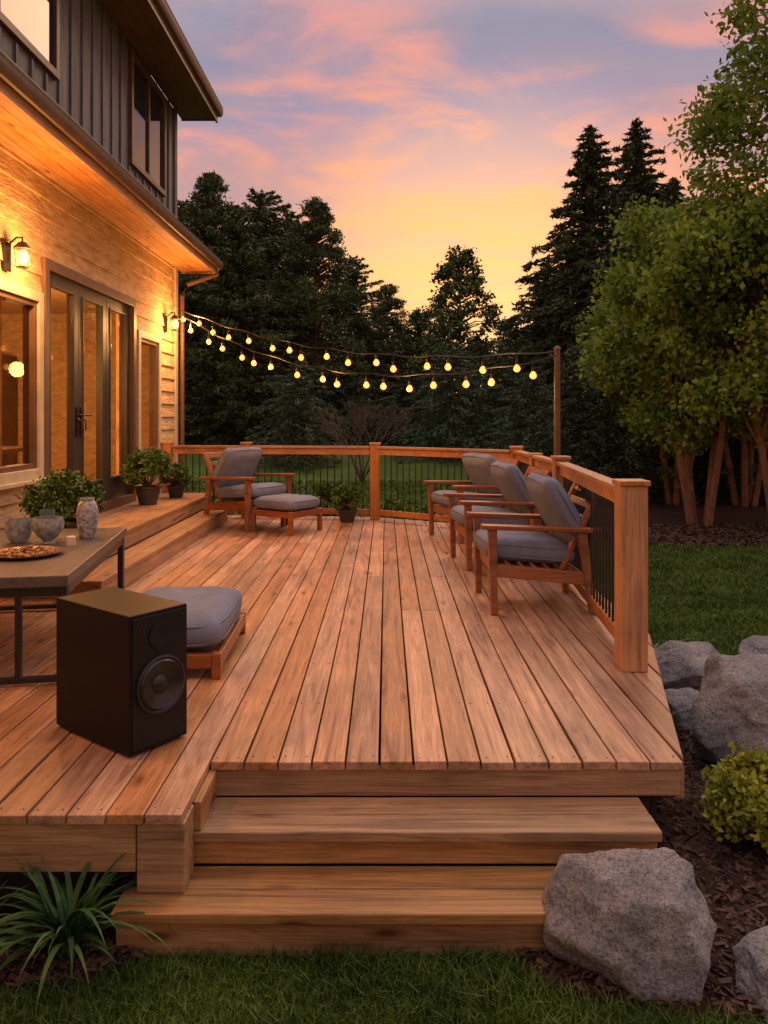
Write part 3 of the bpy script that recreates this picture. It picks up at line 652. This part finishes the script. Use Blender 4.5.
# ------------------------------------------------------------------ rocks
import bmesh
def boulder(x,y,sx,sy,sz,seed,rz=0,sink=.12):
    rs=random.Random(seed); pl=[]
    for _ in range(11):
        v=Vector((rs.gauss(0,1),rs.gauss(0,1),rs.gauss(0,.7))).normalized(); pl.append((v,rs.uniform(.72,.97)))
    pl.append((Vector((rs.uniform(-.25,.25),-.25,1)).normalized(),.82)); pl.append((Vector((-.6,-.6,.55)).normalized(),.86)); pl.append((Vector((.75,-.45,.35)).normalized(),.86))
    bm=bmesh.new(); bmesh.ops.create_icosphere(bm,subdivisions=6,radius=1)
    for v in bm.verts:
        d=v.co.normalized(); rr=sorted([h/max(.05,d.dot(n_)) for n_,h in pl if d.dot(n_)>.05])
        k=32; r_=-math.log(sum(math.exp(-k*q_) for q_ in rr[:4]))/k; r_=min(r_,1.15)
        r_+=.06*mnoise.noise(d*2.2+Vector((seed,0,0)))+.05*mnoise.noise(d*4.5+Vector((0,seed,0)))+.03*abs(mnoise.noise(d*10))+.012*mnoise.noise(d*24)+.006*mnoise.noise(d*50)
        v.co=Vector((d.x*r_*sx,d.y*r_*sy,d.z*r_*sz))
    me=bpy.data.meshes.new('boulder'); bm.to_mesh(me); bm.free(); me.materials.append(M_rock); me.shade_smooth()
    o=bpy.data.objects.new('boulder',me); o.location=(x,y,gz(x,y)+sz*(1-sink)*.80); o.rotation_euler=(0,0,rz); link(o)
boulder(.845,2.60,.268,.23,.23,3,R(-4),.24)
boulder(2.00,4.15,.42,.34,.34,11,R(20),.15)
boulder(1.99,5.15,.26,.22,.20,21); boulder(1.80,4.62,.17,.15,.12,5,.6); boulder(1.80,4.18,.15,.13,.10,9)
boulder(1.29,2.46,.19,.14,.10,13,.4,.4); boulder(2.9,5.6,.28,.2,.14,31)
# ------------------------------------------------------------------ vegetation
def clump_leaves(C,r,n,L,W,flat=.8,shell=.45):
    d=unit(RNG.normal(size=(n,3))); rad=r*(shell+(1-shell)*RNG.random((n,1)))**.7; P=C+d*rad*[1,1,flat]
    P+=RNG.normal(size=P.shape)*r*.2; return leaves(P,L,W,axis=d*.5+np.array([[0,0,-.15]]))
def conifer(name,H,Rr,nb,per,L,W,mats,droop=.28,bare=.06,irr=.2,power=.85):
    tubes=[([(0,0,-.3),(0.02,0,H*.5),(0,0,H)],[H*.018,H*.011,.01])]; LV=[]
    for i in range(nb):
        t=bare+(1-bare)*(i/nb)**.9; z=H*t; az=i*2.39996+random.uniform(-.3,.3)
        ln=Rr*((1-t)**power)*random.uniform(1-irr*1.6,1+irr)+.10
        d=np.array([math.cos(az),math.sin(az),0]); pe_=np.array([-d[1],d[0],0]); rise=.3 if t>.7 else .08
        k=max(8,int(per*(ln/Rr)**1.0)); s=RNG.random(k)**.75
        wd=(1-s)*.32*ln*np.sign(RNG.normal(size=k))*RNG.random(k)
        P=d*(s*ln)[:,None]+pe_*(wd+RNG.normal(size=k)*.04*ln)[:,None]
        P[:,2]=z+rise*s*ln-droop*ln*s**1.8-np.abs(RNG.normal(size=k))*.09*ln*(1-.5*s)
        LV.append(leaves(P,L,W,axis=np.tile(d,(k,1))*1.0+np.array([[0,0,-.25]]),spread=.6))
        if t<.85: tubes.append(([(0,0,z),(d[0]*ln*.5,d[1]*ln*.5,z+rise*ln*.5-droop*ln*.28),(d[0]*ln*.9,d[1]*ln*.9,z+rise*ln*.9-droop*ln*.8)],[H*.004,H*.003,.004]))
    return tree_mesh(name,tubes,np.concatenate(LV),mats)
def broad(name,H,cz,rx,rz,ncl,per,L,W,mats,trunks=1,tr=.1,cr=.27,shape=0,shell=.5,spread=.25,flat=.75):
    tubes=[];LV=[]; ends=[]
    for k in range(trunks):
        a_=6.28*k/trunks+random.uniform(-.4,.4); o_=.12*(trunks>1); sp_=spread*(trunks>1)
        p=[(o_*math.cos(a_),o_*math.sin(a_),-.2),((o_+sp_*.5)*math.cos(a_)+random.uniform(-.05,.05),(o_+sp_*.5)*math.sin(a_),cz*.35),((o_+sp_)*math.cos(a_),(o_+sp_)*math.sin(a_),cz*.75),((o_+sp_)*math.cos(a_)*.6,(o_+sp_)*math.sin(a_)*.6,cz+rz*(.5 if trunks>1 else .8))]
        tubes.append((p,[tr,tr*.8,tr*.6,tr*.15])); ends.append(p)
    for i in range(ncl):
        d=RNG.normal(size=3); d/=np.linalg.norm(d); r_=(.25+.75*RNG.random())**.6*random.uniform(.8,1.12)
        x,y,z=d*r_
        if shape:
            z=RNG.uniform(-1,1.05); u=RNG.normal(size=2); u/=np.linalg.norm(u); f=(max(.0,1.08-z)/1.7)**.62*(1 if z>-.5 else .8); rr_=f*math.sqrt(RNG.uniform(.1,1.15)); x,y=u*rr_
        C=np.array([x*rx,y*rx,cz+z*rz]); c_=cr*rx*random.uniform(.5,1.35)*(1 if not shape else (.6+.4*min(1,(1.15-z))))
        LV.append(clump_leaves(C,c_,max(30,int(per*(c_/(cr*rx))**2)),L,W,flat=flat,shell=shell))
        e=random.choice(ends); j=random.choice([1,2,2]); s=Vector(e[j]).lerp(Vector(e[j+1]),random.random()); c=Vector(C); 
        if trunks==1: s=Vector((0,0,max(cz*.35,min(c.z-.3,cz+rz*.7))))
        m=s.lerp(c,.5)+Vector((0,0,.12*(c-s).length))
        tubes.append(([s,m,c],[tr*.32,tr*.18,.006]))
    return tree_mesh(name,tubes,np.concatenate(LV),mats)
def put(name,me,x,y,s=1,rz=0,sz=None):
    o=bpy.data.objects.new(name,me); o.location=(x,y,gz(x,y)-.05); o.rotation_euler=(0,0,rz); o.scale=(s,s,sz or s); return link(o)
def px(p,Y): return (p-386)*Y/768
random.seed(21)
fir1=conifer('fir_mesh',12,4.1,250,270,.34,.085,[M_bark,M_con],irr=.30,power=.8)
fir2=conifer('fir_mesh_b',12,3.8,230,260,.34,.085,[M_bark,M_con],irr=.34,droop=.22,power=.74)
pine1=broad('pine_mesh',11,5.6,2.9,5.4,330,130,.26,.065,[M_bark,M_con],1,.2,cr=.17,shape=1,shell=.05,flat=.5)
pine2=conifer('pine_mesh_b',11,3.4,230,230,.30,.075,[M_bark,M_con],irr=.42,droop=.05,power=.5,bare=.1)
oak1=broad('oak_mesh',8,4.6,2.6,3.9,210,100,.19,.11,[M_bark,M_dec2],1,.14,cr=.165,shape=1,shell=.05)
spruce=conifer('spruce_mesh',4,1.9,110,160,.17,.045,[M_bark,M_con2],bare=.01,irr=.2,power=.6)
put('pine_tree',pine1,px(212,30),30,.93,.4); put('pine_tree',pine2,px(262,33),33,.96,1.7); put('pine_tree',pine1,px(316,31),31,.86,2.9)
put('pine_tree',pine2,px(180,36),36,1.0,4.2); put('pine_tree',pine2,px(352,36),36,.76,.9); put('pine_tree',pine1,px(388,38),38,.66,5.1)
put('pine_tree',pine1,px(140,31),31,1.0,2.1); put('pine_tree',pine2,px(290,38),38,1.0,3.1); put('pine_tree',pine2,px(236,29),29,.82,5.0)
put('oak_tree',oak1,px(460,33),33,.95,.3,.93)
put('oak_tree',oak1,px(418,39),39,.8,2.3,.72); put('oak_tree',oak1,px(508,40),40,.75,4.3,.68)
put('fir_tree',fir1,px(590,28),28,.97,.0,.98); put('fir_tree',fir2,px(636,30),30,.97,1.3,1.05); put('fir_tree',fir2,px(545,31),31,.66,3.3,.60); put('fir_tree',fir1,px(674,29),29,.85,2.2,.84)
put('fir_tree',fir1,px(725,31),31,.9,4.2,.8)
for p,Y,s,sz in ((300,23,.95,.80),(452,25,1.15,.95),(578,17.5,.9,.85),(530,22,.9,.72),(245,29,1.1,.7),(410,29,1.2,.7),(625,16.8,.85,.8),(495,27,1.1,.85),(660,18,1.0,.75),(705,17.5,1.1,.8),(755,17.5,1.1,.9),(800,17,1.1,.9),(345,30,1.2,.7)):
    put('spruce_tree',spruce,px(p,Y),Y,s,p*.1,sz)
map1=broad('maple_mesh',6,3.60,1.85,2.35,125,330,.115,.075,[M_barkr,M_dec],4,.07,cr=.23,shell=.1,spread=.45)
map2=broad('maple_mesh_b',6,3.7,1.9,2.3,120,330,.115,.075,[M_barkr,M_dec],4,.07,cr=.23,shell=.1,spread=.5)
put('maple_tree',map1,px(700,13),13,1.0,.5); put('maple_tree',map2,px(785,12.2),12.2,1.0,2.0); put('maple_tree',map2,px(675,16.0),16.0,.95,3.3,.85); put('maple_tree',map1,px(745,15.8),15.8,1.05,4.3,1.0)
mt=broad('ash_mesh',8,6.75,2.45,2.2,85,260,.13,.065,[M_bark,M_dec],1,.12,cr=.19,shell=.05)
put('ash_tree',mt,px(868,11),11,1.0,1.1)
def distant():
    LV=[];tubes=[]
    for i in range(120):
        a_=R(random.uniform(-72,66)); rr=random.uniform(44,66); x=rr*math.sin(a_); y=rr*math.cos(a_)
        if y<18: continue
        H=random.uniform(5.0,8.4)+(1.5 if x<-8 else 0)+(1.5 if x>9 else 0); w=random.uniform(2,3.2); g_=gz(x,y)
        n=620; t=RNG.random(n)**1.2; az=RNG.random(n)*6.283; rad=w*((1-t)**.6)*(.5+.5*RNG.random(n))*(1+.25*np.sin(az*3+i)+.15*np.sin(t*17+i))
        P=np.stack([x+rad*np.cos(az),y+rad*np.sin(az),g_+t*H],1); LV.append(leaves(P,.95,.38,spread=1))
        tubes.append(([(x,y,g_-.2),(x,y,g_+H*.8)],[.16,.04]))
    me=tree_mesh('distant_trees',tubes,np.concatenate(LV),[M_bark,M_far]); link(bpy.data.objects.new('distant_trees',me))
distant()
def shrub(name,x,y,z,rx,rz,n,L,W,mat,pot=None,ncl=26):
    e=empty(name,(x,y,z)); LV=[]; tubes=[]
    for i in range(ncl):
        d=RNG.normal(size=3); d/=np.linalg.norm(d); d[2]=abs(d[2])*1.0-.25; C=np.array([d[0]*rx*.72,d[1]*rx*.72,rz*.45+d[2]*rz*.6])
        LV.append(clump_leaves(C,rx*.30,n//ncl,L,W,.9,.1)); tubes.append(([(0,0,0),tuple(C)],[.008,.003]))
    ph=0
    if pot:
        pr,phh=pot; ph=phh*.9; b=MB(); b.lathe([(.001,0),(pr*.7,0),(pr*.98,phh*.88),(pr*1.06,phh*.9),(pr*1.06,phh),(pr*.93,phh),(pr*.9,phh*.85),(.001,phh*.84)],n=28); b.obj('pot',M_pot,e,smooth=True)
    me=tree_mesh(name+'_foliage',tubes,np.concatenate(LV),[M_bark,mat]); o=bpy.data.objects.new('foliage',me); o.location=(0,0,ph); link(o,e); return e
shrub('potted_shrub',px(62,6.35),6.35,.341,.33,.38,5200,.045,.026,M_shrub,(.2,.2),34)
fl=shrub('potted_flowers',px(148,9.3),9.3,.341,.30,.46,2600,.085,.035,M_shrub,(.15,.22))
b=MB()
for k in range(14):
    a_=random.uniform(0,6.28); r_=random.uniform(.08,.30); b.lathe([(.0005,0),(.018,.004),(.022,.014),(.0005,.008)],(r_*math.cos(a_),r_*math.sin(a_),.3+random.uniform(0,.3)),6)
b.obj('flowers',M_flow,fl)
shrub('potted_flowers',px(176,10.1),10.1,.341,.2,.28,1500,.06,.03,M_shrub,(.12,.16))
shrub('potted_shrub',px(347,10.25),10.25,.001,.24,.34,3200,.045,.028,M_shrub,(.13,.17))
for p,Y,rx,rz in ((322,11.8,.36,.85),(392,11.6,.28,.6),(430,11.4,.3,.55),(205,11.7,.35,.7),(270,11.8,.3,.6)):
    shrub('garden_shrub',px(p,Y),Y,G0,rx,rz,3000,.06,.035,M_shrub)
shrub('golden_shrub',1.62,3.28,G0,.26,.38,6500,.034,.022,M_yel,None,40)
shrub('golden_shrub',2.05,3.1,G0,.22,.3,3500,.034,.022,M_yel,None,30)
def twig():
    tubes=[]
    def br(p,d,l,r,dep):
        q=p+d*l; m=p.lerp(q,.5)+Vector((random.uniform(-1,1),random.uniform(-1,1),0))*l*.05; tubes.append(([p,m,q],[r,r*.85,r*.65]))
        if dep==0: return
        for _ in range(3):
            nd=(d+Vector((random.gauss(0,.42),random.gauss(0,.42),random.gauss(.12,.25)))).normalized(); br(q,nd,l*random.uniform(.6,.85),r*.62,dep-1)
    for k in range(7):
        a_=6.28*k/7; br(Vector((0,0,0)),Vector((math.cos(a_)*.45,math.sin(a_)*.45,1)).normalized(),.75,.03,4)
    T=tube_quads(tubes,4); me=quad_mesh('bare_shrub',T,np.zeros(len(T)//4),[M_bark]); put('bare_shrub',me,px(362,20),20,1.0)
twig()
def strap(x,y,s,n,seed,name='strap_leaf_plant'):
    rs=random.Random(seed); V=[]
    for i in range(n):
        az=rs.uniform(0,6.28); ln=s*rs.uniform(.55,1.15); el=rs.uniform(.85,1.5); w=.0115*rs.uniform(.6,1.25); p=Vector((rs.uniform(-.03,.03),rs.uniform(-.03,.03),0)); d=Vector((math.cos(az),math.sin(az),0)); side=Vector((-d.y,d.x,0)); prev=None; bend=rs.uniform(1.0,2.6); tw=rs.uniform(-.5,.5)
        for k in range(11):
            t=k/10; ww=w*(1-t**2.2)*(.7+.6*t*(1-t)*2)+.0006
            s2=side*ww+Vector((0,0,1))*ww*tw*t
            cur=(p+s2,p-s2)
            if prev: V+= [prev[0],prev[1],cur[1],cur[0]]
            prev=cur; a_=el-bend*t*t**.3; p=p+(d*math.cos(a_)+Vector((0,0,1))*math.sin(a_)+side*.15*tw*t)*ln/10
            if p.z<.01:p.z=.01
    me=quad_mesh(name,np.array([tuple(v) for v in V]),np.zeros(len(V)//4),[M_strap]); o=bpy.data.objects.new(name,me); o.location=(x,y,G0+.02); link(o)
strap(-1.08,2.60,.44,95,2); strap(-1.42,2.62,.34,45,3); 
strap(1.86,5.5,.45,30,5,'ornamental_grass')
# ------------------------------------------------------------------ camera, world, sun
cam=bpy.data.cameras.new('camera'); cam.lens=27; cam.sensor_width=36; cam.shift_y=-.0928; cam.shift_x=-.002; cam.clip_end=1500; cam.clip_start=.05
co=bpy.data.objects.new('camera',cam); co.location=(0,0,1.4); co.rotation_euler=(R(90),0,0); link(co); scn.camera=co
w=bpy.data.worlds.new('World'); scn.world=w; w.use_nodes=True; nt=w.node_tree; L=nt.links; bg=nt.nodes['Background']
tc=N(nt,'ShaderNodeTexCoord'); sx=N(nt,'ShaderNodeSeparateXYZ'); L.new(tc.outputs['Generated'],sx.inputs[0])
base=ramp(nt,[(0,(.62,.30,.17)),(.12,(1.0,.46,.17)),(.21,(.90,.42,.24)),(.29,(.62,.34,.34)),(.37,(.40,.30,.41)),(.48,(.26,.27,.39)),(.62,(.75,.64,.66)),(1,(1.3,1.10,1.0))])  # top stops brightened above the visible sky to light the deck, likewise in clouds
wn=N(nt,'ShaderNodeTexNoise'); wn.inputs['Scale'].default_value=2.2; wn.inputs['Detail'].default_value=3; L.new(tc.outputs['Generated'],wn.inputs[0])
wm=N(nt,'ShaderNodeMath',operation='MULTIPLY_ADD'); wm.inputs[1].default_value=.16; L.new(wn.outputs[0],wm.inputs[0]); L.new(sx.outputs['Z'],wm.inputs[2])
ws=N(nt,'ShaderNodeMath',operation='SUBTRACT'); ws.inputs[1].default_value=.08; L.new(wm.outputs[0],ws.inputs[0]); L.new(ws.outputs[0],base.inputs[0])
dv=N(nt,'ShaderNodeMath',operation='ADD'); dv.inputs[1].default_value=.16; L.new(sx.outputs['Z'],dv.inputs[0])
dx=N(nt,'ShaderNodeMath',operation='DIVIDE'); dy=N(nt,'ShaderNodeMath',operation='DIVIDE'); L.new(sx.outputs['X'],dx.inputs[0]); L.new(dv.outputs[0],dx.inputs[1]); L.new(sx.outputs['Y'],dy.inputs[0]); L.new(dv.outputs[0],dy.inputs[1])
cx=N(nt,'ShaderNodeCombineXYZ'); L.new(dx.outputs[0],cx.inputs[0]); L.new(dy.outputs[0],cx.inputs[1])
def cloud(scale,loc,rot,sc,lo,hi,mxv):
    mp=N(nt,'ShaderNodeMapping'); mp.inputs['Location'].default_value=loc; mp.inputs['Rotation'].default_value=(0,0,rot); mp.inputs['Scale'].default_value=sc; L.new(cx.outputs[0],mp.inputs[0])
    cn=N(nt,'ShaderNodeTexNoise'); cn.inputs['Scale'].default_value=scale; cn.inputs['Detail'].default_value=8; cn.inputs['Roughness'].default_value=.56; cn.inputs['Distortion'].default_value=.4; L.new(mp.outputs[0],cn.inputs[0])
    r=ramp(nt,[(lo,(0,0,0)),(hi,(mxv,mxv,mxv))],'EASE'); L.new(cn.outputs[0],r.inputs[0]); return r
c1=cloud(2.6,(0,0,0),R(25),(.75,1.1,1),.42,.62,1.0)
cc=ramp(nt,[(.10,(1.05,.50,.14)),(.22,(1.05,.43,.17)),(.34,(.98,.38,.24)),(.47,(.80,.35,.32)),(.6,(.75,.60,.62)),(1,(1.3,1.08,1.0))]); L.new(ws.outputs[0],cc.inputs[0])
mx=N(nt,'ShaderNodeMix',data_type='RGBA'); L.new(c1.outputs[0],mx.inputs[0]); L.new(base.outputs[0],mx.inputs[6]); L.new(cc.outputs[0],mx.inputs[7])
c2=cloud(2.2,(5,3,2),R(-15),(.7,1.2,1),.46,.64,.75)
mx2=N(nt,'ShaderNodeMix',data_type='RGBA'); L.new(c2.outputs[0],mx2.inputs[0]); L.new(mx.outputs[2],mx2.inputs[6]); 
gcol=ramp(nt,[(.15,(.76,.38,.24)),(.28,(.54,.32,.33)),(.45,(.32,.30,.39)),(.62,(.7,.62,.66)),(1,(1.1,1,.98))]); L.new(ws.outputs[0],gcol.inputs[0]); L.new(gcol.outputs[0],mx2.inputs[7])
dt=N(nt,'ShaderNodeVectorMath',operation='DOT_PRODUCT'); g=Vector((100,768,110)).normalized(); dt.inputs[1].default_value=g; L.new(tc.outputs['Generated'],dt.inputs[0])
gr=ramp(nt,[(.95,(0,0,0)),(1,(1,1,1))],'EASE'); L.new(dt.outputs['Value'],gr.inputs[0])
gm=N(nt,'ShaderNodeMix',data_type='RGBA',blend_type='ADD'); gm.inputs[0].default_value=1; gc=N(nt,'ShaderNodeMix',data_type='RGBA',blend_type='MULTIPLY'); gc.inputs[0].default_value=1; L.new(gr.outputs[0],gc.inputs[6]); gc.inputs[7].default_value=(.35,.19,.04,1)
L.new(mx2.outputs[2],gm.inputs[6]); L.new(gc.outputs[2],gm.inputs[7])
sky=N(nt,'ShaderNodeTexSky'); sky.sky_type='NISHITA'; sky.sun_disc=False; sky.sun_elevation=R(6); sky.sun_rotation=R(9)
nm=N(nt,'ShaderNodeMix',data_type='RGBA',blend_type='ADD'); nm.inputs[0].default_value=.008; L.new(gm.outputs[2],nm.inputs[6]); L.new(sky.outputs[0],nm.inputs[7])
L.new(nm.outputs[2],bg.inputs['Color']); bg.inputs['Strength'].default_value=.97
sl=bpy.data.lights.new('sun','SUN'); sl.energy=1.5; sl.angle=R(30); sl.color=(1,.60,.34); so=bpy.data.objects.new('sun',sl)
d=Vector((-.35,-.75,-.62)); so.rotation_euler=d.to_track_quat('-Z','Y').to_euler(); so.location=(4,12,10); link(so)
scn.view_settings.view_transform='Standard'; scn.view_settings.look='None'; scn.view_settings.exposure=0; scn.view_settings.gamma=1
